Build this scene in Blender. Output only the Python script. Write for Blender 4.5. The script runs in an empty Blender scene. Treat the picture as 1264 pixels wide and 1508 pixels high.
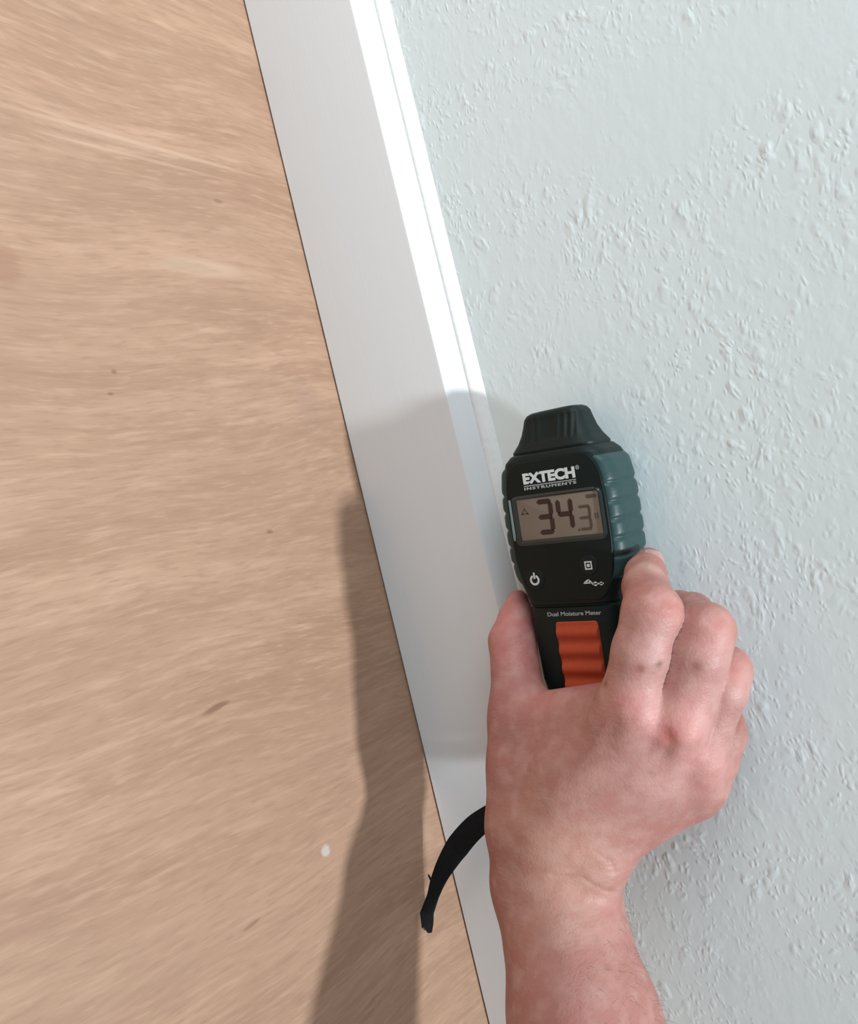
import bpy, bmesh, math, random
import numpy as np
from mathutils import Matrix, Vector

random.seed(7)
rng = np.random.default_rng(7)
scene = bpy.context.scene
COL = scene.collection
MM = 0.001

# ---------------------------------------------------------------- camera
# world: Y runs along the skirting, Z is up, the wall is the plane x = 0 and the room lies at x < 0
cam_data = bpy.data.cameras.new('camera')
cam = bpy.data.objects.new('camera', cam_data)
COL.objects.link(cam)
CAM_LOC = (-0.390448, -0.017213, 0.329335)
CAM_ROT = ((0.592061, -0.234892, 0.770902), (0.118412, 0.971554, 0.205089), (-0.797146, -0.030141, 0.603033))
m = Matrix(CAM_ROT).transposed().to_4x4()
m.translation = Vector(CAM_LOC)
cam.matrix_world = m
cam_data.sensor_fit = 'VERTICAL'
cam_data.sensor_height = 24.0
cam_data.lens = 24.0 * 1306.0 / 1508.0
cam_data.clip_start = 0.01
scene.camera = cam

# ---------------------------------------------------------------- world and lamps
world = bpy.data.worlds.new('room_light')
scene.world = world
world.use_nodes = True
wb = world.node_tree.nodes['Background']
wb.inputs['Color'].default_value = (0.89, 0.985, 1.04, 1)
wb.inputs['Strength'].default_value = 0.33

def lamp_dir(o, d):
    o.rotation_euler = Vector(d).to_track_quat('-Z', 'Y').to_euler()

sun_data = bpy.data.lights.new('overhead_daylight', 'SUN')
sun_data.energy = 3.7
sun_data.angle = math.radians(3.4)
sun_data.color = (0.91, 0.985, 1.03)
sun = bpy.data.objects.new('overhead_daylight', sun_data)
COL.objects.link(sun)
sun.location = (-0.4, -0.9, 2.2)
lamp_dir(sun, (0.18, 0.40, -1.0))

fill_data = bpy.data.lights.new('added_fill_light', 'AREA')  # unseen lamp, added to grade wall and floor brightness along the skirting
fill_data.shape = 'RECTANGLE'
fill_data.size, fill_data.size_y = 0.9, 1.0
fill_data.energy = 13
fill_data.color = (0.91, 0.985, 1.03)
fill_lamp = bpy.data.objects.new('added_fill_light', fill_data)
COL.objects.link(fill_lamp)
fill_lamp.location = (-0.60, 0.95, 0.85)
lamp_dir(fill_lamp, Vector((-0.05, 0.0, 0.1)) - fill_lamp.location)

vs = scene.view_settings
scene.display_settings.display_device = 'sRGB'
vs.view_transform = 'Standard'
vs.look = 'None'
vs.gamma = 1.0
vs.use_curve_mapping = False
vs.exposure = -0.17

# ---------------------------------------------------------------- helpers
def mesh_obj(name, verts, faces, mat, parent=None, smooth=True, sharp=None):
    me = bpy.data.meshes.new(name)
    me.from_pydata([tuple(v) for v in verts], [], [tuple(f) for f in faces])
    me.validate()
    bm = bmesh.new(); bm.from_mesh(me)
    bmesh.ops.recalc_face_normals(bm, faces=bm.faces)
    bm.to_mesh(me); bm.free()
    me.polygons.foreach_set('use_smooth', [smooth] * len(me.polygons))
    if smooth and sharp:
        me.set_sharp_from_angle(angle=math.radians(sharp))
    if mat: me.materials.append(mat)
    o = bpy.data.objects.new(name, me)
    COL.objects.link(o)
    if parent is not None: o.parent = parent
    return o

def bm_obj(name, bm, mat, parent=None, smooth=True, sharp=35):
    bmesh.ops.recalc_face_normals(bm, faces=bm.faces)
    me = bpy.data.meshes.new(name)
    bm.to_mesh(me); bm.free()
    me.polygons.foreach_set('use_smooth', [smooth] * len(me.polygons))
    if smooth: me.set_sharp_from_angle(angle=math.radians(sharp))
    me.materials.append(mat)
    o = bpy.data.objects.new(name, me)
    COL.objects.link(o)
    if parent is not None: o.parent = parent
    return o

def tag(o, label, cat, kind=None, group=None):
    o['label'] = label
    if cat: o['category'] = cat
    if kind: o['kind'] = kind
    if group: o['group'] = group
    return o

class NT:
    def __init__(self, name):
        self.mat = bpy.data.materials.new(name)
        self.mat.use_nodes = True
        self.t = self.mat.node_tree
        self.b = self.t.nodes['Principled BSDF']
    def n(self, typ, **kw):
        nd = self.t.nodes.new(typ)
        for k, v in kw.items():
            if k.startswith('i_'):
                key = k[2:]
                key = int(key) if key.isdigit() else key.replace('_', ' ')
                nd.inputs[key].default_value = v
            else:
                setattr(nd, k, v)
        return nd
    def l(self, a, b): self.t.links.new(a, b)
    def math(self, op, a, b=None, clamp=False):
        nd = self.t.nodes.new('ShaderNodeMath'); nd.operation = op; nd.use_clamp = clamp
        for i, x in enumerate((a, b)):
            if x is None: continue
            if isinstance(x, (int, float)): nd.inputs[i].default_value = x
            else: self.l(x, nd.inputs[i])
        return nd.outputs[0]
    def ramp(self, fac, stops):
        nd = self.t.nodes.new('ShaderNodeValToRGB')
        e = nd.color_ramp.elements
        while len(e) < len(stops): e.new(0.5)
        for el, (p, c) in zip(e, stops):
            el.position = p
            el.color = (c, c, c, 1) if isinstance(c, (int, float)) else (*c, 1)
        self.l(fac, nd.inputs[0])
        return nd.outputs[0]
    def mix(self, fac, a, b, mode='MIX'):
        nd = self.t.nodes.new('ShaderNodeMix'); nd.data_type = 'RGBA'; nd.blend_type = mode
        for s, x in ((nd.inputs[0], fac), (nd.inputs[6], a), (nd.inputs[7], b)):
            if isinstance(x, (int, float)): s.default_value = x
            elif isinstance(x, tuple): s.default_value = (*x, 1)
            else: self.l(x, s)
        return nd.outputs[2]

def simple(name, col, rough=0.5, spec=0.5, noise=0.0, nscale=600, bump=0.0, coat=0.0):
    q = NT(name)
    q.b.inputs['Roughness'].default_value = rough
    q.b.inputs['Specular IOR Level'].default_value = spec
    q.b.inputs['Coat Weight'].default_value = coat
    tc = q.n('ShaderNodeTexCoord')
    nz = q.n('ShaderNodeTexNoise', i_Scale=nscale, i_Detail=3.0)
    q.l(tc.outputs['Object'], nz.inputs['Vector'])
    dark = tuple(c * (1 - noise) for c in col); light = tuple(min(1, c * (1 + noise)) for c in col)
    q.l(q.ramp(nz.outputs[0], [(0.3, dark), (0.7, light)]), q.b.inputs['Base Color'])
    if bump:
        bp = q.n('ShaderNodeBump', i_Strength=1.0, i_Distance=bump)
        q.l(nz.outputs[0], bp.inputs['Height']); q.l(bp.outputs[0], q.b.inputs['Normal'])
    return q.mat

# ---------------------------------------------------------------- materials of the setting
def wall_material():
    q = NT('textured_white_paint')
    tc = q.n('ShaderNodeTexCoord')
    mp = q.n('ShaderNodeMapping'); q.l(tc.outputs['Object'], mp.inputs['Vector'])
    mp.inputs['Rotation'].default_value = (math.radians(-30), 0, 0)
    mp.inputs['Scale'].default_value = (1, 0.62, 1)
    warp = q.n('ShaderNodeTexNoise', i_Scale=60.0, i_Detail=2.0); q.l(mp.outputs[0], warp.inputs['Vector'])
    wv = q.n('ShaderNodeVectorMath', operation='MULTIPLY_ADD'); q.l(warp.outputs['Color'], wv.inputs[0])
    wv.inputs[1].default_value = (0.013, 0.013, 0.013); q.l(mp.outputs[0], wv.inputs[2])
    vor = q.n('ShaderNodeTexVoronoi', i_Scale=150.0); q.l(wv.outputs[0], vor.inputs['Vector'])
    blobs = q.ramp(vor.outputs['Distance'], [(0.16, 1.0), (0.50, 0.0)])
    vor2 = q.n('ShaderNodeTexVoronoi', i_Scale=340.0); q.l(wv.outputs[0], vor2.inputs['Vector'])
    specks = q.ramp(vor2.outputs['Distance'], [(0.12, 1.0), (0.42, 0.0)])
    patch = q.n('ShaderNodeTexNoise', i_Scale=17.0, i_Detail=3.0); q.l(tc.outputs['Object'], patch.inputs['Vector'])
    pm = q.ramp(patch.outputs[0], [(0.36, 0.0), (0.60, 1.0)])
    patch2 = q.n('ShaderNodeTexNoise', i_Scale=100.0, i_Detail=2.0); q.l(tc.outputs['Object'], patch2.inputs['Vector'])
    pm2 = q.ramp(patch2.outputs[0], [(0.44, 0.0), (0.60, 1.0)])
    orange = q.n('ShaderNodeTexNoise', i_Scale=160.0, i_Detail=2.5); q.l(mp.outputs[0], orange.inputs['Vector'])
    h = q.math('MULTIPLY', q.math('MULTIPLY', blobs, pm), pm2)
    h2 = q.math('MULTIPLY', specks, q.math('MULTIPLY', pm, 0.45))
    h = q.math('ADD', h, h2)
    h = q.math('ADD', h, q.math('MULTIPLY', orange.outputs[0], 0.55))
    bp = q.n('ShaderNodeBump', i_Strength=1.0, i_Distance=0.00033)
    q.l(h, bp.inputs['Height']); q.l(bp.outputs[0], q.b.inputs['Normal'])
    tone = q.n('ShaderNodeTexNoise', i_Scale=6.0); q.l(tc.outputs['Object'], tone.inputs['Vector'])
    q.l(q.mix(tone.outputs[0], (0.722, 0.815, 0.828), (0.752, 0.845, 0.858)), q.b.inputs['Base Color'])
    q.b.inputs['Roughness'].default_value = 0.5
    q.b.inputs['Specular IOR Level'].default_value = 0.35
    return q.mat

def trim_material():
    q = NT('white_trim_enamel')
    tc = q.n('ShaderNodeTexCoord')
    mp = q.n('ShaderNodeMapping'); q.l(tc.outputs['Object'], mp.inputs['Vector'])
    mp.inputs['Scale'].default_value = (900, 12, 900)
    nz = q.n('ShaderNodeTexNoise', i_Scale=1.0, i_Detail=3.0); q.l(mp.outputs[0], nz.inputs['Vector'])
    q.l(q.mix(nz.outputs[0], (0.705, 0.725, 0.735), (0.74, 0.755, 0.765)), q.b.inputs['Base Color'])
    bp = q.n('ShaderNodeBump', i_Strength=0.5, i_Distance=0.00008)
    q.l(nz.outputs[0], bp.inputs['Height']); q.l(bp.outputs[0], q.b.inputs['Normal'])
    q.b.inputs['Roughness'].default_value = 0.34
    return q.mat

def wood_material():
    q = NT('pale_oak_floor')
    tc = q.n('ShaderNodeTexCoord')
    sep = q.n('ShaderNodeSeparateXYZ'); q.l(tc.outputs['Object'], sep.inputs[0])
    # slow wander of the grain
    wn = q.n('ShaderNodeTexNoise', i_Scale=5.0, i_Detail=1.5); q.l(tc.outputs['Object'], wn.inputs['Vector'])
    wy = q.math('ADD', sep.outputs[1], q.math('MULTIPLY', wn.outputs[0], 0.035))
    comb = q.n('ShaderNodeCombineXYZ'); q.l(sep.outputs[0], comb.inputs[0]); q.l(wy, comb.inputs[1])
    def grain(sx, sy, detail, rough=0.6):
        mp = q.n('ShaderNodeMapping'); q.l(comb.outputs[0], mp.inputs['Vector'])
        mp.inputs['Scale'].default_value = (sx, sy, 1)
        nz = q.n('ShaderNodeTexNoise', i_Scale=1.0, i_Detail=detail, i_Roughness=rough)
        q.l(mp.outputs[0], nz.inputs['Vector'])
        return nz.outputs[0]
    g1 = grain(5, 42, 4)
    g2 = grain(24, 240, 4)
    g3 = grain(70, 520, 2)
    g4 = grain(3, 16, 2)
    base = q.ramp(g1, [(0.36, (0.319, 0.188, 0.122)), (0.50, (0.355, 0.216, 0.141)), (0.66, (0.402, 0.251, 0.168))])
    col = q.mix(q.ramp(g2, [(0.52, 0.0), (0.70, 0.60)]), base, (0.461, 0.298, 0.206))
    col = q.mix(q.ramp(g2, [(0.28, 0.40), (0.44, 0.0)]), col, (0.257, 0.149, 0.099))
    col = q.mix(q.ramp(g3, [(0.32, 0.50), (0.47, 0.0)]), col, (0.270, 0.158, 0.103))
    col = q.mix(q.ramp(g3, [(0.56, 0.0), (0.72, 0.50)]), col, (0.461, 0.302, 0.208))
    col = q.mix(q.ramp(g4, [(0.35, 0.30), (0.60, 0.0)]), col, (0.304, 0.186, 0.126))
    # individual flecks, small knots, one paint spot, one pale growth streak
    def spot(px, py, rx, ry, colr, strength, ang=0.0):
        nonlocal col
        c, s = math.cos(ang), math.sin(ang)
        dx = q.math('SUBTRACT', sep.outputs[0], px); dy = q.math('SUBTRACT', sep.outputs[1], py)
        a = q.math('ADD', q.math('MULTIPLY', dx, c / rx), q.math('MULTIPLY', dy, s / rx))
        b = q.math('ADD', q.math('MULTIPLY', dx, -s / ry), q.math('MULTIPLY', dy, c / ry))
        r2 = q.math('ADD', q.math('MULTIPLY', a, a), q.math('MULTIPLY', b, b))
        rr = q.math('ADD', r2, q.math('MULTIPLY', q.math('SUBTRACT', g3, 0.5), 1.6))
        col = q.mix(q.ramp(rr, [(0.25, strength), (1.0, 0.0)]), col, colr)
    for f in FLOOR_SPOTS: spot(*f)
    q.l(col, q.b.inputs['Base Color'])
    hgt = q.math('ADD', g2, q.math('MULTIPLY', g3, 0.7))
    bp = q.n('ShaderNodeBump', i_Strength=0.6, i_Distance=0.00025)
    q.l(hgt, bp.inputs['Height']); q.l(bp.outputs[0], q.b.inputs['Normal'])
    q.b.inputs['Roughness'].default_value = 0.55
    q.b.inputs['Specular IOR Level'].default_value = 0.3
    return q.mat

BROWN = (0.17, 0.095, 0.06)
PALE = (0.49, 0.345, 0.245)
FLOOR_SPOTS = [
    (*(-0.1422, -0.0679), 0.009, 0.0016, BROWN, 0.75, 0.12),
    (*(-0.1499, -0.1620), 0.006, 0.0012, BROWN, 0.5, 0.1),
    (*(-0.1543, 0.0871), 0.0022, 0.0012, BROWN, 0.8, 0.0),
    (*(-0.1586, 0.0770), 0.0018, 0.0010, BROWN, 0.6, 0.0),
    (*(-0.0685, 0.1795), 0.0040, 0.0015, BROWN, 0.5, 0.0),
    (*(-0.0868, 0.0052), 0.0025, 0.0012, BROWN, 0.6, 0.0),
    (*(-0.1948, 0.1326), 0.010, 0.012, (0.28, 0.155, 0.10), 0.55, 0.0),
    (*(-0.0987, -0.1512), 0.0034, 0.0036, (0.50, 0.49, 0.49), 0.6, 0.4),
    (*(-0.1073, 0.2012), 0.085, 0.0014, PALE, 0.5, -0.03),
    (*(-0.1132, 0.1938), 0.060, 0.0010, PALE, 0.35, -0.02),
    (*(-0.1103, 0.1974), 0.070, 0.0010, (0.27, 0.18, 0.125), 0.4, -0.025),
    (*(-0.0892, 0.1411), 0.030, 0.0055, PALE, 0.5, 0.0),
    (*(-0.0977, 0.1409), 0.022, 0.0030, (0.35, 0.235, 0.16), 0.6, 0.0),
    (*(-0.0382, 0.0679), 0.010, 0.018, (0.27, 0.185, 0.14), 0.30, 0.0),
]

M_wall = wall_material()
M_trim = trim_material()
M_wood = wood_material()
M_caulk = simple('white_caulk', (0.79, 0.80, 0.80), 0.45, 0.4, 0.03, 300, 0.0002)

# ---------------------------------------------------------------- the setting
def slab(name, x0, x1, y0, y1, z0, z1, mat):
    v = [(x, y, z) for x in (x0, x1) for y in (y0, y1) for z in (z0, z1)]
    f = [(0, 1, 3, 2), (4, 6, 7, 5), (0, 4, 5, 1), (2, 3, 7, 6), (0, 2, 6, 4), (1, 5, 7, 3)]
    o = mesh_obj(name, v, f, mat, smooth=False)
    o['kind'] = 'structure'
    return o

o = slab('floor', -2.6, 0.0, -2.2, 2.2, -0.03, 0.0, M_wood)
o['label'] = 'pale oak coloured wooden floor with fine grain running to the wall'
o = slab('wall_right', 0.0, 0.09, -2.2, 2.2, -0.03, 2.4, M_wall)
o['label'] = 'off-white painted wall with spattered orange peel texture'

def extrude_profile(name, prof, y0, y1, mat, parent=None, sharp=25):
    n = len(prof); v = []
    ys = np.linspace(y0, y1, 45)
    for y in ys:
        v += [(x * MM, y, z * MM) for x, z in prof]
    f = []
    for k in range(len(ys) - 1):
        for i in range(n):
            j = (i + 1) % n
            f.append((k * n + i, k * n + j, (k + 1) * n + j, (k + 1) * n + i))
    f.append(tuple(range(n))); f.append(tuple(range((len(ys) - 1) * n, len(ys) * n)))
    return mesh_obj(name, v, f, mat, parent, True, sharp)

# (x, z) in mm: flat face, a small arris, a sloping top
bb = extrude_profile('baseboard_right',
    [(0, 0.7), (-12.4, 0.7), (-13, 1.3), (-13, 71.2), (-12.8, 72.2), (-12.2, 73.0), (-11.0, 74.0), (-5.2, 80.6), (-4.7, 81.0), (-4.4, 80.8), (0, 80.8)],
    -2.2, 2.2, M_trim)
bb['kind'] = 'structure'
bb['label'] = 'flat white painted skirting board with a sloping top edge'
extrude_profile('caulk_bead', [(0, 80.7), (-4.3, 80.7), (-4.5, 81.6), (-4.1, 82.8), (-3.2, 84.2), (-1.9, 85.8), (-0.8, 87.1), (0, 87.9)],
    -2.2, 2.2, M_caulk, bb, 60)

# ---------------------------------------------------------------- moisture meter
M_case = simple('dark_green_case_plastic', (0.0045, 0.0115, 0.0108), 0.45, 0.25, 0.10, 900, 0.00003)
M_face = simple('black_green_face_plate', (0.0036, 0.0092, 0.0088), 0.42, 0.22, 0.08, 500)
M_rubber = simple('green_grip_rubber', (0.019, 0.050, 0.050), 0.42, 0.4, 0.10, 900, 0.00003)
M_cap = simple('dark_green_cap_plastic', (0.0052, 0.0130, 0.0120), 0.5, 0.25, 0.08, 900, 0.00003)
M_orange = simple('orange_grip_pad', (0.43, 0.058, 0.020), 0.55, 0.35, 0.06, 500, 0.00003)
M_screen = simple('grey_brown_liquid_crystal', (0.19, 0.155, 0.125), 0.22, 0.4, 0.05, 60)
M_digit = simple('liquid_crystal_segment', (0.046, 0.026, 0.023), 0.4, 0.2, 0.05, 200)
M_faint = simple('liquid_crystal_faint', (0.085, 0.064, 0.052), 0.4, 0.2, 0.05, 200)
M_print = simple('white_print', (0.62, 0.66, 0.66), 0.5, 0.3, 0.04, 800)
M_grey = simple('grey_print', (0.36, 0.38, 0.38), 0.5, 0.3, 0.04, 800)
M_bezel = simple('glossy_display_bezel', (0.012, 0.022, 0.022), 0.16, 0.6, 0.05, 300)
M_glint = simple('painted_bezel_glint', (0.17, 0.23, 0.23), 0.2, 0.6, 0.05, 300)  # pale colour for the painted bezel highlight
M_strap = simple('black_woven_strap', (0.0075, 0.0082, 0.009), 0.75, 0.2, 0.35, 1400, 0.00015)

phi = math.radians(6)
AXW = Vector((0, -math.sin(phi), math.cos(phi)))
AXL = Vector((0, math.cos(phi), math.sin(phi)))
AXN = Vector((-1, 0, 0))
ORG = Vector((-0.0004, -0.04, 0.134)) - 0.0055 * AXW
meter = bpy.data.objects.new('moisture_meter', None)
COL.objects.link(meter)
meter.empty_display_size = 0.02
mm_ = Matrix((AXW, AXL, AXN)).transposed().to_4x4(); mm_.translation = ORG
meter.matrix_world = mm_
tag(meter, 'dark green handheld moisture meter with orange grip pad held against the wall', 'moisture meter')

def sect(hw, zb, zf, ex, ns=64):
    a, b, c = hw, (zf - zb) / 2, (zf + zb) / 2
    t = np.linspace(0, 2 * np.pi, ns, endpoint=False)
    cx, sx = np.cos(t), np.sin(t)
    return np.stack([a * np.sign(cx) * np.abs(cx) ** (2 / ex), c + b * np.sign(sx) * np.abs(sx) ** (2 / ex)], 1)

def interp_sections(keys, step):
    k = np.array(keys, float); k = k[np.argsort(k[:, 0])]
    ls = np.arange(k[0, 0], k[-1, 0] + 1e-6, step)
    ls = np.unique(np.concatenate([ls, k[:, 0]]))
    return [(l,) + tuple(np.interp(l, k[:, 0], k[:, i]) for i in range(1, k.shape[1])) for l in ls]

def smooth_keys(keys, step=0.8, it=2):
    s = np.array(interp_sections(keys, step))
    for _ in range(it):
        s[1:-1, 1:] = 0.25 * s[:-2, 1:] + 0.5 * s[1:-1, 1:] + 0.25 * s[2:, 1:]
    return [tuple(r) for r in s]

SHIFT = -1.5          # the case stands a little to one side of its printed face
def loft(name, secs, ex, mat, parent, ns=64, mod=None, sharp=40):
    v = []; f = []
    for (l, hw, zb, zf) in secs:
        p = sect(hw, zb, zf, ex, ns)
        p[:, 0] += SHIFT
        if mod is not None: p = mod(l, p)
        v += [(a * MM, l * MM, b * MM) for a, b in p]
    n = ns
    for k in range(len(secs) - 1):
        for i in range(n):
            j = (i + 1) % n
            f.append((k * n + i, k * n + j, (k + 1) * n + j, (k + 1) * n + i))
    f.append(tuple(range(n))); f.append(tuple(range((len(secs) - 1) * n, len(secs) * n)))
    return mesh_obj(name, v, f, mat, parent, True, sharp)

BODY = [(51, 14, 9, 25), (49.6, 20.6, 4, 30.5), (48.6, 22.6, 2.2, 32.6), (46, 25.4, 1, 33.8), (41, 27.8, 0.2, 34), (35, 28.9, 0, 34),
        (27, 29.7, 0, 34), (10, 29.9, 0, 34), (0, 29.6, 0, 34), (-8, 28.0, 0, 34), (-14, 25.4, 0, 34), (-20, 23.2, 0, 34),
        (-21.6, 23.4, 0, 33.6), (-22.2, 23.4, 0, 32.2), (-22.9, 23.4, 0, 32.2), (-23.5, 23.5, 0, 33.0), (-30, 23.6, 0, 33),
        (-58, 23.0, 0, 32), (-74, 20.2, 0.4, 31), (-82, 16.5, 2, 29), (-86, 13, 5, 26), (-88, 7, 10, 22)]
bsec = interp_sections(BODY, 1.2)
loft('case', bsec, 5.0, M_case, meter)

# rubber side grips with finger ribs, one each side
def grip(side):
    ls = np.arange(-12, 44.01, 0.5)
    th = np.linspace(-53, 53, 61) * np.pi / 180
    k = np.array(sorted(BODY)); v = []; f = []
    nt = len(th)
    def rib(l):
        if l < -6 or l > 37: return 0.0
        ph = ((l + 6) / 8.2) % 1.0
        return -0.95 * math.exp(-((ph - 0.5) / 0.13) ** 2)
    for l in ls:
        hw, zb, zf = (np.interp(l, k[:, 0], k[:, i]) for i in (1, 2, 3))
        ends = min(1.0, (l + 12.01) / 2.0, (44.02 - l) / 2.0)
        for off in (1, -1):
            for t in th:
                a, b, c = hw, (zf - zb) / 2, (zf + zb) / 2
                e = min(1.0, (1 - abs(t) / (53 * np.pi / 180)) * 6) * ends
                d = (0.95 * e + rib(l) * e) if off == 1 else -0.8
                if off == 1: d = max(d, -0.2) if e > 0.2 else -0.2
                cx, sx = math.cos(t), math.sin(t)
                x = (a + d) * abs(cx) ** (2 / 5.0); z = c + (b + min(d, 0.4) * 0.4) * math.copysign(abs(sx) ** (2 / 5.0), sx)
                v.append(((side * x + SHIFT) * MM, l * MM, z * MM))
    w = 2 * nt
    for i in range(len(ls) - 1):
        for j in range(nt - 1):
            a = i * w + j
            f.append((a, a + 1, a + w + 1, a + w))
            b = a + nt
            f.append((b, b + w, b + w + 1, b + 1))
        f.append((i * w, i * w + w, i * w + w + nt, i * w + nt))
        a = i * w + nt - 1
        f.append((a, a + nt, a + w + nt, a + w))
    for i in (0, len(ls) - 1):
        for j in range(nt - 1):
            a = i * w + j
            f.append((a, a + nt, a + nt + 1, a + 1))
    o = mesh_obj('side_grip', v, f, M_rubber, meter, True, 50)
    o['label'] = 'ribbed green rubber grip'
for s in (-1, 1): grip(s)

# protective cap over the pins, with shallow flutes on its broad face
CAP = [(48.9, 21.8, 3.4, 31.5), (50.2, 21.9, 3.2, 31.8), (51.2, 21.2, 3.6, 31.2), (54, 19.0, 4.6, 29.8), (58, 17.0, 6.0, 28.4),
       (62, 15.9, 7.2, 27.0), (65, 15.2, 8.0, 26.2), (66.8, 14.0, 9.0, 25.2), (67.8, 12.0, 10.6, 23.6), (68.1, 9, 13, 21)]
def flutes(l, p):
    q = p.copy()
    mid = 17.2
    for i in range(len(q)):
        w, z = q[i]
        if z > mid and abs(w) < 13 and 53 < l < 66:
            amp = 0.55 * min(1, (l - 53) / 2, (66 - l) / 2) * min(1, (13 - abs(w)) / 2)
            q[i, 1] -= amp * (0.5 - 0.5 * math.cos(2 * math.pi * w / 3.4))
    return q
def cap_slant(l, p):
    q = flutes(l, p)
    return q
cap_secs = interp_sections(CAP, 0.8)
cap = loft('pin_cap', cap_secs, 4.2, M_cap, meter, 220, cap_slant)
for vtx in cap.data.vertices:          # the end of the cap is cut on a slight slant
    l = vtx.co.y / MM
    if l > 54: vtx.co.y += MM * (l - 54) / 14 * (vtx.co.x / MM) * 0.015
cap['label'] = 'ribbed dark green cap over the pins'

def rounded_poly(pts, r, seg=6):
    out = []
    n = len(pts)
    for i in range(n):
        p0, p1, p2 = (np.array(pts[(i + k) % n], float) for k in (-1, 0, 1))
        a = p0 - p1; b = p2 - p1
        rr = min(r, 0.45 * np.linalg.norm(a), 0.45 * np.linalg.norm(b))
        A = p1 + a / np.linalg.norm(a) * rr; B = p1 + b / np.linalg.norm(b) * rr
        for t in np.linspace(0, 1, seg + 1):
            out.append(tuple((1 - t) ** 2 * A + 2 * t * (1 - t) * p1 + t * t * B))
    return out

def plate(name, pts, z0, z1, mat, parent, bevel=0.3, inset=None):
    """an extruded outline in the meter's own plane, its upper rim bevelled"""
    n = len(pts); c = np.mean(pts, 0)
    P2 = np.array(pts)
    nxt, prv = np.roll(P2, -1, 0), np.roll(P2, 1, 0)
    tan = nxt - prv; tan /= np.linalg.norm(tan, axis=1)[:, None] + 1e-9
    nor = np.stack([tan[:, 1], -tan[:, 0]], 1)
    if np.sum(nor * (P2 - c)) < 0: nor = -nor
    ins = P2 - nor * bevel
    rings = [(P2, z0), (P2, z1 - bevel * 0.7), (P2 - nor * bevel * 0.3, z1 - bevel * 0.2), (ins, z1)]
    v = [(a * MM, b * MM, z * MM) for R_, z in rings for a, b in R_]
    f = []
    for k in range(3):
        for i in range(n):
            j = (i + 1) % n
            f.append((k * n + i, k * n + j, (k + 1) * n + j, (k + 1) * n + i))
    f.append(tuple(range(3 * n, 4 * n))); f.append(tuple(range(n)))
    return mesh_obj(name, v, f, mat, parent, True, 30)

FACE = rounded_poly([(-19.5, 45.5), (19.5, 45.5), (24, 38), (25.2, 24), (25.2, 4), (23.2, -9), (17.8, -20), (-17.8, -20), (-23.2, -9), (-25.2, 4), (-25.2, 24), (-24, 38)], 4)
plate('face_plate', FACE, 32.6, 34.5, M_face, meter, 0.5)

# display: bezel ring, crystal, segments
DX0, DX1, DY0, DY1 = -19.8, 22.0, 9.3, 28.4
def ring(name, inner, outer, zin, zmid, zout, mat, parent):
    n = len(inner)
    mid = [tuple((np.array(a) * 0.55 + np.array(b) * 0.45)) for a, b in zip(inner, outer)]
    v = []
    for R_, z in ((inner, zin), (mid, zmid), (outer, zout), (outer, zout - 0.6), (inner, zout - 0.6)):
        v += [(a * MM, b * MM, z * MM) for a, b in R_]
    f = []
    for k in range(5):
        for i in range(n):
            j = (i + 1) % n
            f.append((k * n + i, k * n + j, ((k + 1) % 5) * n + j, ((k + 1) % 5) * n + i))
    return mesh_obj(name, v, f, mat, parent, True, 50)
def rrect(x0, x1, y0, y1, r): return rounded_poly([(x0, y0), (x1, y0), (x1, y1), (x0, y1)], r)
disp = plate('display', rrect(DX0 - 0.6, DX1 + 0.6, DY0 - 0.6, DY1 + 0.6, 0.8), 33.8, 34.62, M_screen, meter, 0.05)
disp['label'] = 'grey brown liquid crystal display'
ring('display_bezel', rrect(DX0, DX1, DY0, DY1, 0.7), rrect(DX0 - 3.6, DX1 + 2.0, DY0 - 2.6, DY1 + 1.8, 4.0), 34.70, 35.25, 34.48, M_bezel, meter)

def flat(name, polys, z, mat, parent, th=0.06):
    v = []; f = []
    for p in polys:
        n = len(p); b = len(v)
        v += [(x * MM, y * MM, z * MM) for x, y in p] + [(x * MM, y * MM, (z - th) * MM) for x, y in p]
        f.append(tuple(range(b, b + n))); f.append(tuple(range(b + n, b + 2 * n)))
        for i in range(n):
            j = (i + 1) % n
            f.append((b + i, b + j, b + n + j, b + n + i))
    return mesh_obj(name, v, f, mat, parent, False)

def seven(cx, cy, w, h, t, segs, lean=0.0):
    hw, hh, g = w / 2, h / 2, t * 0.10
    def horiz(y): return [(-hw + t * 0.1 + g, y), (-hw + t * 0.6 + g, y + t / 2), (hw - t * 0.6 - g, y + t / 2), (hw - t * 0.1 - g, y), (hw - t * 0.6 - g, y - t / 2), (-hw + t * 0.6 + g, y - t / 2)]
    def vert(x, y0, y1): return [(x, y0 + g), (x + t / 2, y0 + t / 2 + g), (x + t / 2, y1 - t / 2 - g), (x, y1 - g), (x - t / 2, y1 - t / 2 - g), (x - t / 2, y0 + t / 2 + g)]
    xs = hw - t / 2
    S = {'a': horiz(hh - t / 2), 'g': horiz(0), 'd': horiz(-hh + t / 2), 'b': vert(xs, 0, hh - t / 2), 'c': vert(xs, -hh + t / 2, 0),
         'f': vert(-xs, 0, hh - t / 2), 'e': vert(-xs, -hh + t / 2, 0)}
    return [[(cx + x + lean * y, cy + y) for x, y in S[s]] for s in segs]
ZS = 34.70
edge = flat('bezel_glint', [[(-24.0, 10.0), (-23.2, 9.4), (-22.9, 11.0), (-22.9, 28.9), (-23.8, 28.9)]], 35.3, M_glint, meter, 0.5)  # pale strip painted as the sunlit highlight on the bezel's left rim
edge['label'] = 'pale strip painted as a highlight on the display bezel'
d1 = flat('digit', seven(-5.6, 19.3, 8.6, 16.4, 2.3, 'abgcd', 0.02), ZS, M_digit, disp); d1['label'] = 'large digit three'
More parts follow.
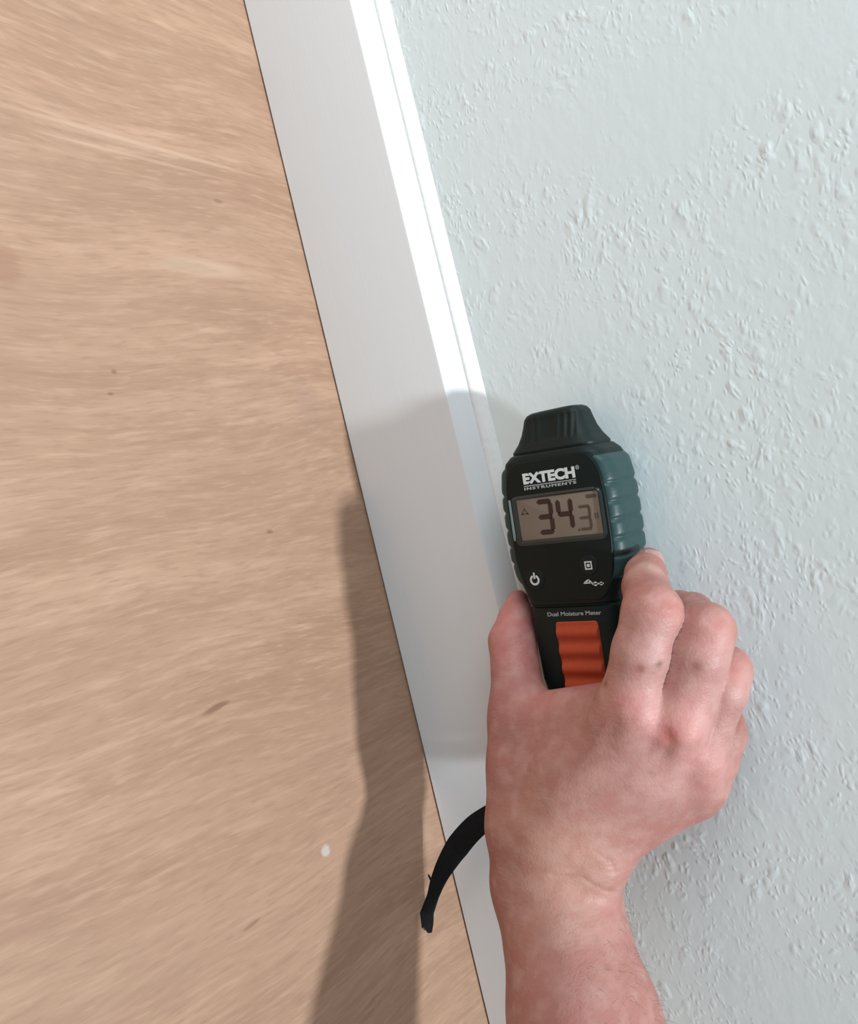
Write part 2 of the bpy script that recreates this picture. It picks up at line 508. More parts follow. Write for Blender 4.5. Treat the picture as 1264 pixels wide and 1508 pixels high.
d2 = flat('digit', seven(4.6, 19.6, 8.6, 16.4, 2.3, 'fgbc', 0.02), ZS, M_digit, disp); d2['label'] = 'large digit four'
d3 = flat('digit', seven(14.3, 16.9, 6.2, 11.4, 1.3, 'abgcd', 0.02), ZS, M_faint, disp); d3['label'] = 'small tenths digit three'
flat('decimal_point', [[(10.0, 11.2), (11.0, 11.2), (11.0, 12.2), (10.0, 12.2)]], ZS, M_faint, disp)
flat('warning_triangle', [[(-16.2, 24.6), (-18.2, 21.4), (-17.5, 21.4), (-16.2, 23.5)], [(-16.2, 24.6), (-14.2, 21.4), (-14.9, 21.4), (-16.2, 23.5)], [(-18.2, 21.4), (-14.2, 21.4), (-14.5, 21.9), (-17.9, 21.9)]], ZS, M_faint, disp)
flat('battery_symbol', [rrect(16.2, 20.6, 25.4, 27.0, 0.2), rrect(20.7, 21.2, 25.8, 26.6, 0.1)], ZS, M_faint, disp)
flat('unit_symbol', [rrect(19.2, 19.7, 16.0, 18.6, 0.1), rrect(20.3, 20.8, 16.0, 18.6, 0.1)], ZS, M_faint, disp)

def lettering(name, text, x, y, size, z, mat, parent, bold=0.0, width=None, spacing=1.0, th=0.05):
    cu = bpy.data.curves.new(name, 'FONT')
    cu.body = text; cu.size = size * MM; cu.offset = bold * MM; cu.space_character = spacing
    cu.extrude = th * MM; cu.resolution_u = 4
    tmp = bpy.data.objects.new(name, cu); COL.objects.link(tmp)
    bpy.context.view_layer.update()
    me = bpy.data.meshes.new_from_object(tmp.evaluated_get(bpy.context.evaluated_depsgraph_get()))
    bpy.data.objects.remove(tmp); bpy.data.curves.remove(cu)
    xs = [v.co.x for v in me.vertices]
    x0, x1 = min(xs), max(xs)
    k = (width * MM / (x1 - x0)) if width else 1.0
    for v in me.vertices:
        v.co.x = (v.co.x - x0) * k + x * MM; v.co.y += y * MM; v.co.z += z * MM
    me.materials.clear(); me.materials.append(mat)
    me.name = name
    o = bpy.data.objects.new(name, me); COL.objects.link(o); o.parent = parent
    return o
ZF = 34.56
lettering('brand_lettering', 'EXTECH', -14.6, 35.6, 6.4, ZF, M_print, meter, 0.32, 27.0, 1.0)['label'] = 'bold white capital lettering'
lettering('registered_mark', '\u00ae', 13.0, 38.7, 2.6, ZF, M_grey, meter, 0.03, 1.8)
flat('brand_underline', [[(-14.6, 34.2), (12.4, 34.2), (12.4, 34.6), (-14.6, 34.6)]], ZF, M_grey, meter)
lettering('brand_subline', 'INSTRUMENTS', -14.6, 32.6, 1.7, ZF, M_grey, meter, 0.06, 27.0, 1.25)
lettering('model_caption', 'Dual Moisture Meter', -13.2, -27.2, 2.7, 33.1, M_grey, meter, 0.04, 27.6)

def disc_pts(cx, cy, r, n=32, a0=0, a1=360):
    return [(cx + r * math.cos(math.radians(a)), cy + r * math.sin(math.radians(a))) for a in np.linspace(a0, a1, n, endpoint=(a1 - a0 < 360))]
def arc_band(cx, cy, r0, r1, a0, a1, n=24):
    out = disc_pts(cx, cy, r1, n, a0, a1); inn = disc_pts(cx, cy, r0, n, a0, a1)
    return [[out[i], out[i + 1], inn[i + 1], inn[i]] for i in range(len(out) - 1)]
def button(name, cx, cy, r, label):
    o = plate(name, disc_pts(cx, cy, r, 40), 34.0, 34.85, M_case, meter, 0.5); o['label'] = label
    return o
pb = button('power_button', -16.2, -9.3, 5.0, 'round dark button with white power symbol')
flat('power_symbol', arc_band(-16.2, -9.5, 1.55, 2.55, 115, 425) + [rrect(-16.65, -15.75, -9.0, -6.0, 0.1)], 34.92, M_print, pb)
hb = button('hold_button', 12.4, -4.4, 4.6, 'round dark button with white square symbol')
sq = [rrect(10.6, 14.2, -3.2, -2.6, .05), rrect(10.6, 14.2, -6.4, -5.8, .05), rrect(10.6, 11.2, -5.8, -3.2, .05), rrect(13.6, 14.2, -5.8, -3.2, .05), rrect(11.7, 13.1, -5.2, -3.8, .1)]
flat('hold_symbol', sq, 34.92, M_print, hb)
tri = [[(9.0, -11.9), (11.2, -10.6), (11.6, -11.3), (9.4, -12.5)], [(11.2, -10.6), (13.3, -12.6), (12.8, -13.2), (10.9, -11.4)], [(8.6, -12.7), (12.6, -12.7), (12.6, -12.2), (8.6, -12.2)]]
flat('mode_symbol', tri + [disc_pts(14.4, -13.0, 1.0, 16), [(12.8, -13.3), (18.4, -13.3), (18.4, -12.7), (12.8, -12.7)], disc_pts(17.2, -13.0, .8, 16)], ZF, M_print, meter)

# orange ribbed pad on the handle
def orange_pad():
    ls = np.linspace(-76, -29.6, 117); nx = 31
    v = []; f = []
    def hz(l, u):
        e = min(1.0, (-29.6 - l) / 1.6, (l + 76) / 1.6)
        eu = min(1.0, (1 - abs(u)) / 0.09)
        e = math.sqrt(max(0, 1 - (1 - max(0, e)) ** 2)) * math.sqrt(max(0, 1 - (1 - max(0, eu)) ** 2))
        ph = ((l + 29.6) / 8.4) % 1.0
        ridge = 0.55 + 0.55 * math.cos(2 * math.pi * (ph - 0.30))
        return 32.2 + e * (1.0 + ridge)
    for l in ls:
        t = (-29.6 - l) / 46
        hw = 11.3 - 1.0 * t
        edge = min(-29.6 - l, l + 76)
        if edge < 2.2: hw -= 2.2 - math.sqrt(max(0, 2.2 ** 2 - (2.2 - edge) ** 2))
        for u in np.linspace(-1, 1, nx):
            v.append(((0.9 + u * hw) * MM, l * MM, hz(l, u) * MM))
    n = len(ls)
    for i in range(n - 1):
        for j in range(nx - 1):
            a = i * nx + j
            f.append((a, a + 1, a + nx + 1, a + nx))
    b = len(v)
    for (x, y, z) in list(v): v.append((x, y, 31.2 * MM))
    for i in range(n - 1):
        for (j0) in (0, nx - 1):
            a = i * nx + j0
            f.append((a, a + nx, a + nx + b, a + b))
    for i0 in (0, n - 1):
        for j in range(nx - 1):
            a = i0 * nx + j
            f.append((a, a + 1, a + 1 + b, a + b))
    f += [tuple(x + b for x in q) for q in f[:(n - 1) * (nx - 1)]]
    o = mesh_obj('orange_pad', v, f, M_orange, meter, True, 60)
    o['label'] = 'ridged orange grip pad'
orange_pad()

# wrist strap from the foot of the meter, hanging clear in front of the skirting
def catmull(pts, per=14):
    p = np.array(pts, float); out = []
    p = np.vstack([2 * p[0] - p[1], p, 2 * p[-1] - p[-2]])
    for i in range(1, len(p) - 2):
        for t in np.linspace(0, 1, per, endpoint=False):
            a, b, c, d = p[i - 1:i + 3]
            out.append(0.5 * ((2 * b) + (c - a) * t + (2 * a - 5 * b + 4 * c - d) * t * t + (3 * b - a - 3 * c + d) * t ** 3))
    out.append(p[-2]); return np.array(out)
inv = meter.matrix_world.inverted()
foot = meter.matrix_world @ Vector((0, -0.0872, 0.016))
spath = catmull([tuple(foot / MM), (-20.00, -147.62, 81.30), (-24.00, -156.25, 63.42), (-28.00, -163.80, 44.38), (-31.00, -168.35, 35.94), (-34.00, -176.60, 25.84), (-37.00, -185.28, 17.75), (-39.00, -192.95, 11.89), (-41.00, -200.98, 7.28), (-43.00, -209.81, 1.94)], 10)
def ribbon(name, path, widths, thick, nrm, mat, parent):
    v = []; f = []; n = len(path); ns = 12
    for i in range(n):
        T = path[min(i + 1, n - 1)] - path[max(i - 1, 0)]; T /= np.linalg.norm(T)
        N = np.array(nrm(i / (n - 1)), float); N -= T * (N @ T); N /= np.linalg.norm(N)
        B = np.cross(T, N)
        w = np.interp(i / (n - 1), *zip(*widths))
        for a in np.linspace(0, 2 * np.pi, ns, endpoint=False):
            c, s = math.cos(a), math.sin(a)
            x = math.copysign(abs(c) ** 0.5, c) * w / 2; y = math.copysign(abs(s) ** 0.6, s) * thick / 2
            v.append(tuple(inv @ Vector((path[i] + B * x + N * y) * MM)))
    for k in range(n - 1):
        for i in range(ns):
            j = (i + 1) % ns
            f.append((k * ns + i, k * ns + j, (k + 1) * ns + j, (k + 1) * ns + i))
    f.append(tuple(range(ns))); f.append(tuple(range((n - 1) * ns, n * ns)))
    return mesh_obj(name, v, f, mat, parent, True, 60)
strap = ribbon('wrist_strap', spath, [(0, 5), (0.2, 11.5), (0.55, 12.5), (0.72, 9.0), (0.88, 6.4), (1, 7.0)], 1.7, lambda t: (-0.70, 0.36, 0.56), M_strap, meter)
strap['label'] = 'black woven wrist strap'
# the cut end of the strap, flared and notched
e0 = spath[-2]
T_ = np.array((-46.00, -217.56, 0.04)) - e0; T_ /= np.linalg.norm(T_)
N_ = np.array((-0.70, 0.36, 0.56)); N_ -= T_ * (N_ @ T_); N_ /= np.linalg.norm(N_)
B_ = np.cross(T_, N_)
tip = rounded_poly([(-3.5, -1.0), (3.5, -1.0), (4.5, 4.5), (4.6, 8.6), (2.6, 9.4), (0.2, 6.4), (-2.0, 9.2), (-4.4, 8.6), (-4.3, 4.5)], 0.7, 3)
n_ = len(tip)
tv = [tuple(inv @ Vector((e0 + B_ * x + T_ * y + N_ * z) * MM)) for z in (-0.9, 0.9) for x, y in tip]
tf = [tuple(range(n_)), tuple(range(n_, 2 * n_))] + [(k, (k + 1) % n_, n_ + (k + 1) % n_, n_ + k) for k in range(n_)]
mesh_obj('strap_end', tv, tf, M_strap, strap, False)
ribbon('loose_thread', np.array([spath[int(len(spath) * 0.84)], (-40.00, -191.93, 8.35), (-40.00, -189.06, 7.36)]), [(0, 1.6), (1, 0.9)], 0.9, lambda t: (-0.70, 0.36, 0.56), M_strap, strap)

# ---------------------------------------------------------------- the hand and forearm
# one continuous surface: tapered bones blended in a distance field, then meshed (all in mm)
def skin_material():
    q = NT('fair_skin')
    at = q.n('ShaderNodeVertexColor', layer_name='skin')
    tc = q.n('ShaderNodeTexCoord')
    n1 = q.n('ShaderNodeTexNoise', i_Scale=130.0, i_Detail=4.0); q.l(tc.outputs['Object'], n1.inputs['Vector'])
    n2 = q.n('ShaderNodeTexNoise', i_Scale=420.0, i_Detail=3.0); q.l(tc.outputs['Object'], n2.inputs['Vector'])
    col = q.mix(q.ramp(n1.outputs[0], [(0.45, 0.0), (0.72, 0.42)]), at.outputs[0], (0.58, 0.34, 0.30))
    col = q.mix(q.ramp(n1.outputs[0], [(0.28, 0.45), (0.5, 0.0)]), col, (0.43, 0.165, 0.145))
    q.l(col, q.b.inputs['Base Color'])
    vor = q.n('ShaderNodeTexVoronoi', i_Scale=900.0); q.l(tc.outputs['Object'], vor.inputs['Vector'])
    mp = q.n('ShaderNodeMapping'); q.l(tc.outputs['Object'], mp.inputs['Vector']); mp.inputs['Scale'].default_value = (1, 3.2, 1)
    cr = q.n('ShaderNodeTexNoise', i_Scale=120.0, i_Detail=3.0); q.l(mp.outputs[0], cr.inputs['Vector'])
    h = q.math('ADD', q.math('MULTIPLY', vor.outputs['Distance'], 0.25), q.math('ADD', q.math('MULTIPLY', n2.outputs[0], 0.5), cr.outputs[0]))
    bp = q.n('ShaderNodeBump', i_Strength=0.55, i_Distance=0.0006)
    q.l(h, bp.inputs['Height']); q.l(bp.outputs[0], q.b.inputs['Normal'])
    q.b.inputs['Roughness'].default_value = 0.5
    q.b.inputs['Specular IOR Level'].default_value = 0.35
    q.b.inputs['Subsurface Weight'].default_value = 0.12
    q.b.inputs['Subsurface Radius'].default_value = (1.0, 0.35, 0.2)
    q.b.inputs['Subsurface Scale'].default_value = 0.003
    return q.mat

A = np.array
#  (point mm, radius mm): forearm, wrist and palm, blended broadly
BODY_PRIMS = [
    ((-58.00, -181.33, 87.69), 19, (-82.00, -227.82, 104.97), 24, 8),
    ((-54.00, -182.33, 105.30), 18, (-80.00, -227.18, 117.76), 24, 8),
    ((-59.00, -180.32, 99.39), 19, (-87.00, -223.37, 115.98), 24.5, 8),
    ((-87.00, -223.37, 115.98), 24.5, (-128.00, -293.81, 139.89), 36, 10),
    ((-82.00, -227.82, 104.97), 24, (-128.00, -297.16, 129.58), 36, 10),
    ((-80.00, -227.18, 117.76), 24, (-124.00, -295.68, 144.24), 35, 10),
    ((-58.00, -181.33, 87.69), 19, (-57.00, -154.81, 92.76), 19, 10),
    ((-54.00, -182.33, 105.30), 18, (-51.00, -160.14, 116.77), 18, 10),
    ((-58.00, -180.81, 98.70), 19, (-59.00, -153.87, 109.58), 19, 10),
    ((-58.00, -157.51, 96.24), 17, (-60.50, -109.17, 152.81), 12.5, 10),
    ((-59.00, -155.42, 107.04), 18, (-53.00, -119.02, 167.66), 12.5, 10),
    ((-54.00, -158.95, 112.44), 17, (-41.00, -134.65, 169.13), 12.5, 10),
    ((-49.00, -162.50, 117.17), 16, (-32.00, -148.93, 162.12), 12, 12),
    ((-57.00, -134.94, 121.32), 16, (-50.00, -130.77, 148.59), 15, 12),
    ((-56.00, -155.25, 88.33), 17, (-46.00, -109.06, 90.50), 13, 10),
    ((-51.00, -130.15, 94.33), 16, (-51.00, -124.86, 120.94), 14.5, 12),
    ((-47.50, -109.33, 101.87), 12.5, (-50.00, -107.40, 139.36), 12.5, 10),
]
#  each finger its own chain
FINGERS = [
    ([((-46.00, -109.13, 91.63), 13.5), ((-43.00, -100.29, 91.93), 12.8), ((-31.00, -74.56, 88.35), 11.2), ((-24.00, -64.07, 89.41), 8.4), ((-20.00, -57.07, 89.75), 5.6)], 6),
    ([((-60.00, -109.31, 152.54), 12.5), ((-60.00, -100.54, 157.97), 12.6), ((-60.00, -81.62, 167.54), 11.6), ((-55.50, -67.44, 174.13), 12.0), ((-40.00, -58.23, 166.86), 9.4), ((-30.00, -54.16, 163.60), 8.6), ((-20.00, -49.79, 162.08), 6.4)], 7),
    ([((-52.00, -119.32, 167.18), 12), ((-52.00, -107.09, 175.37), 12.3), ((-49.00, -87.90, 186.39), 11.6), ((-45.00, -79.49, 189.95), 11.4), ((-27.00, -74.79, 178.66), 9), ((-14.00, -72.99, 167.88), 8)], 6),
    ([((-41.00, -134.65, 169.13), 11.5), ((-40.00, -121.74, 176.81), 11), ((-38.00, -105.05, 187.33), 10.4), ((-32.00, -99.13, 189.10), 10.2), ((-18.00, -96.51, 179.64), 8.5), ((-12.00, -94.22, 172.82), 7.5)], 5),
    ([((-32.00, -148.93, 162.12), 11.5), ((-29.00, -137.50, 172.48), 10.2), ((-24.00, -128.16, 177.93), 9.2), ((-20.00, -124.60, 176.88), 8.8), ((-11.00, -122.57, 168.40), 7.5), ((-10.00, -121.41, 165.16), 7)], 4),
]
BUMPS = [
    ((-66.00, -105.24, 161.84), 8.5, 6),
    ((-59.50, -114.81, 175.41), 8.5, 6),
    ((-46.50, -130.97, 176.21), 8, 6),
    ((-36.50, -146.50, 170.44), 8, 6),
    ((-58.00, -171.25, 123.34), 11, 9),
]
#  creases: polyline, depth, half width
CREASES = [
    ([(-78.00, -167.49, 111.87), (-78.00, -170.49, 122.59), (-70.00, -178.76, 129.15), (-60.00, -188.57, 132.00)], 0.42, 0.9),
    ([(-76.00, -160.21, 130.17), (-70.00, -166.44, 134.07), (-64.00, -171.43, 133.99)], 0.25, 0.8),
    ([(-70.00, -112.94, 173.21), (-70.00, -117.31, 174.06), (-70.00, -122.53, 168.99)], 1.0, 3.0),
    ([(-70.00, -100.18, 155.04), (-70.00, -106.37, 155.51), (-70.00, -113.91, 149.80)], 0.8, 4.0),
    ([(-60.00, -123.64, 179.03), (-60.00, -129.59, 176.37)], 0.7, 3.0),
    ([(-66.00, -59.69, 179.75), (-64.00, -64.67, 186.76)], 0.3, 0.9),
    ([(-66.00, -64.64, 176.13), (-64.00, -68.78, 187.10)], 0.3, 0.9),
    ([(-58.00, -73.05, 194.86), (-50.00, -79.54, 199.50)], 0.25, 0.9),
]
H = 0.95
lo = A((-175.0, -420.0, 10.0)); hi = A((-1.0, 40.0, 235.0))
dims = np.ceil((hi - lo) / H).astype(int) + 1
gx = (lo[0] + H * np.arange(dims[0])).astype(np.float32)
gy = (lo[1] + H * np.arange(dims[1])).astype(np.float32)
gz = (lo[2] + H * np.arange(dims[2])).astype(np.float32)
BIG = 14.0
def box(pts, margin):
    p = np.array(pts)
    a = np.clip(np.floor((p.min(0) - margin - lo) / H).astype(int), 0, dims - 1)
    b = np.clip(np.ceil((p.max(0) + margin - lo) / H).astype(int) + 1, 1, dims)
    return tuple(slice(i, j) for i, j in zip(a, b))
def cone(sl, a, ra, b, rb):
    X = gx[sl[0]][:, None, None] - np.float32(a[0]); Y = gy[sl[1]][None, :, None] - np.float32(a[1]); Z = gz[sl[2]][None, None, :] - np.float32(a[2])
    d = A(b, dtype=np.float32) - A(a, dtype=np.float32)
    L2 = float(d @ d) + 1e-9
    t = np.clip((X * d[0] + Y * d[1] + Z * d[2]) / np.float32(L2), 0, 1)
    r = np.float32(ra) + t * np.float32(rb - ra)
    return np.sqrt((X - t * d[0]) ** 2 + (Y - t * d[1]) ** 2 + (Z - t * d[2]) ** 2) - r
def smin(a, b, k):
    h = np.maximum(k - np.abs(a - b), 0) / np.float32(k)
    return np.minimum(a, b) - h * h * np.float32(k / 4)
Fd = np.full(dims, BIG, np.float32)
for (a, ra, b, rb, k) in BODY_PRIMS:
    sl = box([a, b], max(ra, rb) + BIG + 1)
    Fd[sl] = smin(Fd[sl], cone(sl, a, ra, b, rb), k)
for (c, r, k) in BUMPS:
    sl = box([c], r + BIG)
    Fd[sl] = smin(Fd[sl], cone(sl, c, r, c, r), k)
out = Fd.copy()
for chain, root_k in FINGERS:
    sl = box([p for p, r in chain], 13 + BIG)
    fi = None
    for (a, ra), (b, rb) in zip(chain[:-1], chain[1:]):
        c = cone(sl, a, ra, b, rb)
        fi = c if fi is None else smin(fi, c, 3.0)
    out[sl] = np.minimum(out[sl], smin(Fd[sl], fi, root_k))
Fd = out
def poly_dist2(py, pz, line):
    best = np.full(np.broadcast(py, pz).shape, 1e9, np.float32)
    for (y0, z0), (y1, z1) in zip(line[:-1], line[1:]):
        dy, dz = y1 - y0, z1 - z0
        t = np.clip(((py - y0) * dy + (pz - z0) * dz) / (dy * dy + dz * dz + 1e-9), 0, 1)
        best = np.minimum(best, (py - y0 - t * dy) ** 2 + (pz - z0 - t * dz) ** 2)
    return best

def surface_nets(F, lo, H):
    S = F < 0
    nx, ny, nz = F.shape
    c = S[:-1, :-1, :-1].astype(np.int8)
    tot = np.zeros((nx - 1, ny - 1, nz - 1), np.int8)
    for dx in (0, 1):
        for dy in (0, 1):
            for dz in (0, 1):
                tot += S[dx:nx - 1 + dx, dy:ny - 1 + dy, dz:nz - 1 + dz]
    act = (tot > 0) & (tot < 8)
    idx = np.argwhere(act)
    ids = np.full(act.shape, -1, np.int32); ids[act] = np.arange(len(idx))
    acc = np.zeros((len(idx), 3)); cnt = np.zeros(len(idx))
    corners = [(i, j, k) for i in (0, 1) for j in (0, 1) for k in (0, 1)]
    vals = {o_: F[idx[:, 0] + o_[0], idx[:, 1] + o_[1], idx[:, 2] + o_[2]] for o_ in corners}
    for o_ in corners:
        for ax in range(3):
            if o_[ax]: continue
            p_ = list(o_); p_[ax] = 1; p_ = tuple(p_)
            a, b = vals[o_], vals[p_]
            ms = (a < 0) != (b < 0)
            t = np.where(ms, a / np.where(ms, a - b, 1), 0)
            pos = np.array(o_, float)[None, :].repeat(len(idx), 0); pos[:, ax] += t
            acc[ms] += pos[ms]; cnt[ms] += 1
    verts = lo + H * (idx + acc / cnt[:, None])
    faces = []
    for ax in range(3):
        u, w = (ax + 1) % 3, (ax + 2) % 3
        sa = [slice(None)] * 3; sb = [slice(None)] * 3
        sa[ax] = slice(0, -1); sb[ax] = slice(1, None)
        for s in (sa, sb):
            s[u] = slice(1, -1); s[w] = slice(1, -1)
        ch = S[tuple(sa)] != S[tuple(sb)]
        e = np.argwhere(ch); e[:, u] += 1; e[:, w] += 1
        q = []
        for du, dw in ((-1, -1), (0, -1), (0, 0), (-1, 0)):
            c_ = e.copy(); c_[:, u] += du; c_[:, w] += dw
            q.append(ids[c_[:, 0], c_[:, 1], c_[:, 2]])
        q = np.stack(q, 1)
        flip = ~S[e[:, 0], e[:, 1], e[:, 2]]
        q[flip] = q[flip][:, ::-1]
        faces.append(q)
    return verts, np.concatenate(faces)
V, Q = surface_nets(Fd, lo, H)
E_ = np.unique(np.sort(np.concatenate([Q[:, [i, (i + 1) % 4]] for i in range(4)]), 1), axis=0)
deg = np.bincount(E_.ravel(), minlength=len(V))[:, None]
def lap(v):
    s = np.zeros_like(v)
    for a, b in ((0, 1), (1, 0)):
        for k in range(3): s[:, k] += np.bincount(E_[:, a], v[E_[:, b], k], len(v))
    return s / deg
for it in range(4):
    V = V + 0.5 * (lap(V) - V)
    V = V - 0.42 * (lap(V) - V) if it % 2 else V
def normals(V):
    d1, d2 = V[Q[:, 2]] - V[Q[:, 0]], V[Q[:, 3]] - V[Q[:, 1]]
    n = np.cross(d1, d2); N = np.zeros_like(V)
    for i in range(4):
        for k in range(3): N[:, k] += np.bincount(Q[:, i], n[:, k], len(V))
    return N / (np.linalg.norm(N, axis=1)[:, None] + 1e-9)
N = normals(V)
if np.mean(np.sum(N * (V - V.mean(0)), 1)) < 0: Q = Q[:, ::-1]; N = -N
dorsal = np.clip((-N[:, 0] + 0.35 * N[:, 2]) * 2.0, 0, 1)
for line, depth, hwid in CREASES:
    d2 = poly_dist2(V[:, 1].astype(np.float32), V[:, 2].astype(np.float32), [(p[1], p[2]) for p in line])
    g = np.exp(-d2 / hwid ** 2) * dorsal
    xm = np.mean([p[0] for p in line]); g *= np.abs(V[:, 0] - xm) < 26
    V = V - N * (g * depth)[:, None]
# skin colour, plus light painted in: paler lit knuckles and back of hand
base = A((0.385, 0.170, 0.142))
Cc = np.tile(base, (len(V), 1))
def tint(pts, rad, colr, amt):
    global Cc
    for p in pts:
        if rad < 4:            # small marks sit on the skin: move the point onto the nearest outward surface
            q_ = np.hypot(V[:, 1] - p[1], V[:, 2] - p[2]) + 0.05 * np.abs(V[:, 0] - p[0]) + 50 * (N[:, 0] > 0)
            p = V[np.argmin(q_)]
        g = amt * np.exp(-np.sum((V - A(p)) ** 2, 1) / rad ** 2)
        Cc = Cc * (1 - g[:, None]) + A(colr) * g[:, None]
RED = (0.60, 0.225, 0.20)
LIT_PINK = (0.60, 0.36, 0.335)  # paler pink of lit knuckles and fingers, light put into the colour
LIT_MID = (0.47, 0.25, 0.215)  # painted brightening over the back of the hand and wrist
tint([(-70.00, -125.09, 146.79), (-62.00, -136.77, 158.37), (-72.00, -144.08, 136.36), (-80.00, -178.01, 124.79), (-84.00, -194.88, 134.69), (-72.00, -89.47, 166.33)], 20, LIT_MID, 0.6)
tint([(-72.00, -106.09, 169.24), (-70.00, -114.14, 180.50), (-64.00, -130.67, 168.17), (-60.00, -110.83, 184.55), (-50.00, -136.01, 178.77), (-72.00, -79.76, 177.60), (-60.00, -84.90, 196.66), (-42.00, -103.36, 196.96)], 14, LIT_PINK, 0.55)
tint([(-72.00, -100.10, 162.02), (-70.00, -112.59, 176.70), (-66.00, -109.34, 182.15)], 9, RED, 0.60)
tint([(-60.00, -127.03, 181.81), (-50.00, -138.83, 179.48)], 10, RED, 0.5)
tint([(-69.00, -114.14, 174.48), (-69.00, -115.95, 172.59)], 3.2, (0.55, 0.16, 0.15), 0.6)
tint([(-36.00, -65.56, 90.12), (-42.00, -78.08, 96.14), (-28.00, -59.01, 90.94)], 12, (0.58, 0.215, 0.195), 0.65)
tint([(-55.00, -95.26, 112.05)], 13, RED, 0.4)
tint([(-58.00, -59.96, 170.89)], 8, RED, 0.35)
tint([(-42.00, -51.85, 169.72)], 5, (0.66, 0.46, 0.36), 0.7)
tint([(-64.00, -64.41, 186.82), (-52.00, -77.59, 198.47), (-40.00, -96.62, 193.82)], 9, RED, 0.40)
tint([(-78.00, -179.87, 110.09), (-78.00, -161.68, 128.24), (-78.00, -153.47, 110.73)], 20, (0.52, 0.31, 0.235), 0.5)
tint([(-72.00, -86.36, 170.97), (-72.00, -86.16, 177.06), (-66.00, -90.74, 153.20)], 1.7, (0.20, 0.10, 0.07), 0.85)
tint([(-64.00, -89.78, 189.20)], 2.3, (0.22, 0.11, 0.08), 0.8)
tint([(-66.00, -94.37, 183.78), (-72.00, -75.34, 174.46), (-66.00, -78.63, 154.29)], 1.8, (0.32, 0.17, 0.13), 0.5)
tint([(-78.00, -168.38, 118.28), (-78.00, -170.99, 124.07), (-74.00, -174.68, 127.44), (-70.00, -178.96, 130.69), (-64.00, -184.63, 131.72)], 2.4, (0.33, 0.17, 0.11), 0.35)
tint([(-72.00, -135.44, 131.68), (-70.00, -125.14, 148.33), (-68.00, -116.36, 127.27), (-66.00, -133.74, 151.84), (-72.00, -152.68, 134.02), (-62.00, -128.42, 162.05), (-70.00, -77.36, 164.19), (-80.00, -192.00, 127.32), (-84.00, -200.57, 133.16)], 1.6, (0.30, 0.15, 0.11), 0.4)

me = bpy.data.meshes.new('person')
me.vertices.add(len(V)); me.vertices.foreach_set('co', (V * MM).astype(np.float32).ravel())
me.loops.add(len(Q) * 4); me.loops.foreach_set('vertex_index', Q.astype(np.int32).ravel())
me.polygons.add(len(Q)); me.polygons.foreach_set('loop_start', np.arange(0, len(Q) * 4, 4, dtype=np.int32))
me.polygons.foreach_set('loop_total', np.full(len(Q), 4, np.int32))
me.update(calc_edges=True); me.validate()
me.polygons.foreach_set('use_smooth', [True] * len(me.polygons))
ca = me.color_attributes.new('skin', 'FLOAT_COLOR', 'POINT')
ca.data.foreach_set('color', np.concatenate([Cc, np.ones((len(V), 1))], 1).astype(np.float32).ravel())
me.materials.append(skin_material())
person = bpy.data.objects.new('person', me)
COL.objects.link(person)
tag(person, 'bare right hand and forearm reaching in to grip the meter', 'person')

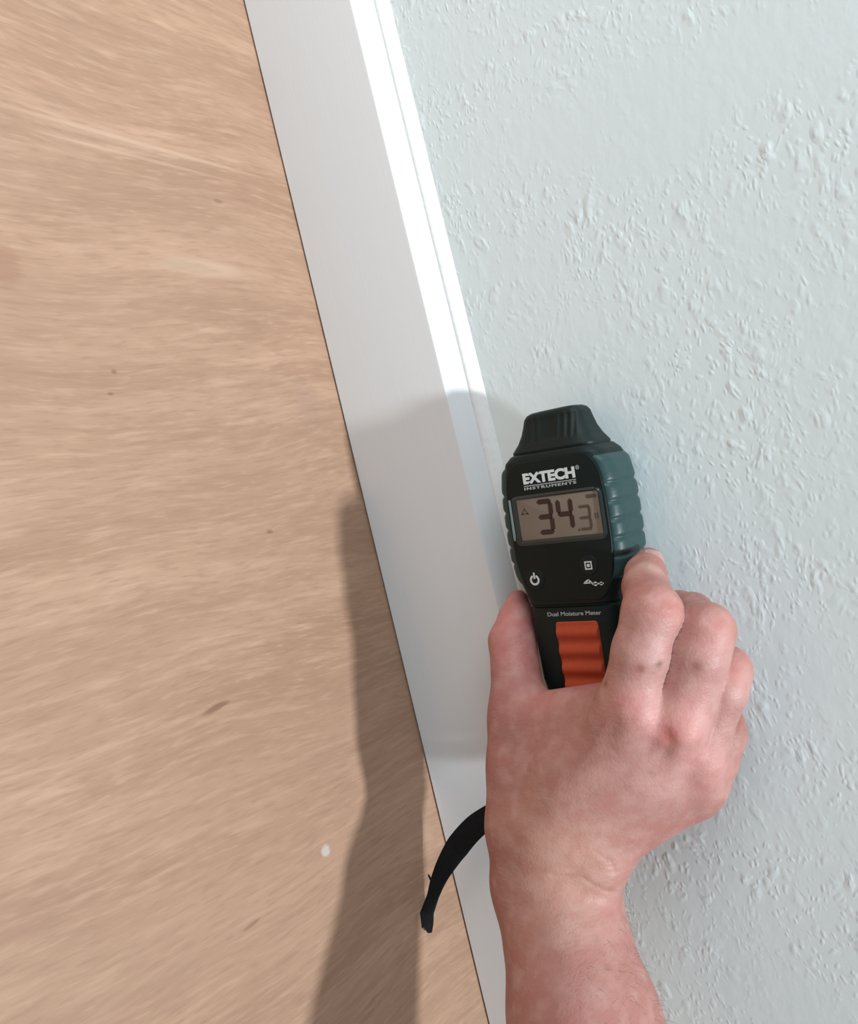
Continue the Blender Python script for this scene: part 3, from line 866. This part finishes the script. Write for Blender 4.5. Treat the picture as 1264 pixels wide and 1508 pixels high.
# nails: thin curved plates seated on the last joint
M_nail = simple('fingernail_keratin', (0.52, 0.30, 0.265), 0.35, 0.5, 0.05, 300)
def nail(base_p, tip_p, r, normal, w):
    a, b = A(base_p), A(tip_p)
    T = b - a; L = np.linalg.norm(T); T /= L
    Nn = A(normal, dtype=float); Nn -= T * (Nn @ T); Nn /= np.linalg.norm(Nn)
    B = np.cross(T, Nn)
    v = []; f = []; nu, nv = 13, 9
    for lay in (0.0, -0.7):
        for i in range(nu):
            s = i / (nu - 1)
            ww = w * (1 - 0.15 * (1 - s) ** 2 - 0.30 * max(0, s - 0.75) * 4 * max(0, s - 0.75) * 4 / 4)
            for j in range(nv):
                ang = (j / (nv - 1) - 0.5) * 2 * 0.95 * ww / w
                rr = r[0] + (r[1] - r[0]) * s + lay
                v.append(tuple((a + T * L * s + (Nn * math.cos(ang) + B * math.sin(ang)) * rr) * MM))
    for lay in (0, 1):
        for i in range(nu - 1):
            for j in range(nv - 1):
                q = lay * nu * nv + i * nv + j
                f.append((q, q + 1, q + nv + 1, q + nv))
    o_ = nu * nv
    for i in range(nu - 1):
        for j in (0, nv - 1): f.append((i * nv + j, (i + 1) * nv + j, (i + 1) * nv + j + o_, i * nv + j + o_))
    for j in range(nv - 1):
        for i in (0, nu - 1): f.append((i * nv + j, i * nv + j + 1, i * nv + j + 1 + o_, i * nv + j + o_))
    mesh_obj('fingernail', v, f, M_nail, person, True, 50)
nail((-24.00, -64.68, 88.83), (-18.00, -57.62, 88.36), (8.3, 5.9), (-0.35, 0.1, -1.0), 0.85)
nail((-27.00, -52.81, 163.31), (-18.00, -49.72, 161.57), (8.3, 6.5), (-0.25, 0.45, 1.0), 0.8)


# fine pale hair along the forearm
M_hair = simple('light_brown_arm_hair', (0.17, 0.12, 0.085), 0.5, 0.3, 0.1, 100)
cand = np.where((V[:, 1] < -192) & (V[:, 1] > -330) & (N[:, 2] > 0.35) & (N[:, 0] < 0.75))[0]
pick = rng.choice(cand, 420, replace=False)
hv = []; hf = []
for i in pick:
    p = V[i]; n_ = N[i]
    d = n_ * 0.45 + A((0.0, 0.35, 0.25)) * rng.uniform(-0.3, 1.0) + A((0, -0.8, 0.3)) * rng.uniform(0.2, 1.0) + rng.normal(0, 0.22, 3)
    d /= np.linalg.norm(d); Lh = rng.uniform(3.5, 8.5)
    side = np.cross(d, n_); side /= np.linalg.norm(side) + 1e-9
    up = np.cross(side, d)
    b = len(hv); K = 4
    for k in range(K):
        s = k / (K - 1)
        c = p - n_ * 0.2 + d * Lh * s - n_ * (1.6 * s * s) + A((0, 0, -0.4)) * s * s
        r = 0.055 * (1 - 0.75 * s)
        for a in range(3):
            hv.append(tuple((c + (side * math.cos(a * 2.094) + up * math.sin(a * 2.094)) * r) * MM))
    for k in range(K - 1):
        for a in range(3):
            a2 = (a + 1) % 3
            hf.append((b + k * 3 + a, b + k * 3 + a2, b + k * 3 + 3 + a2, b + k * 3 + 3 + a))
hair = mesh_obj('arm_hair', hv, hf, M_hair, person, True)
hair['kind'] = 'stuff'
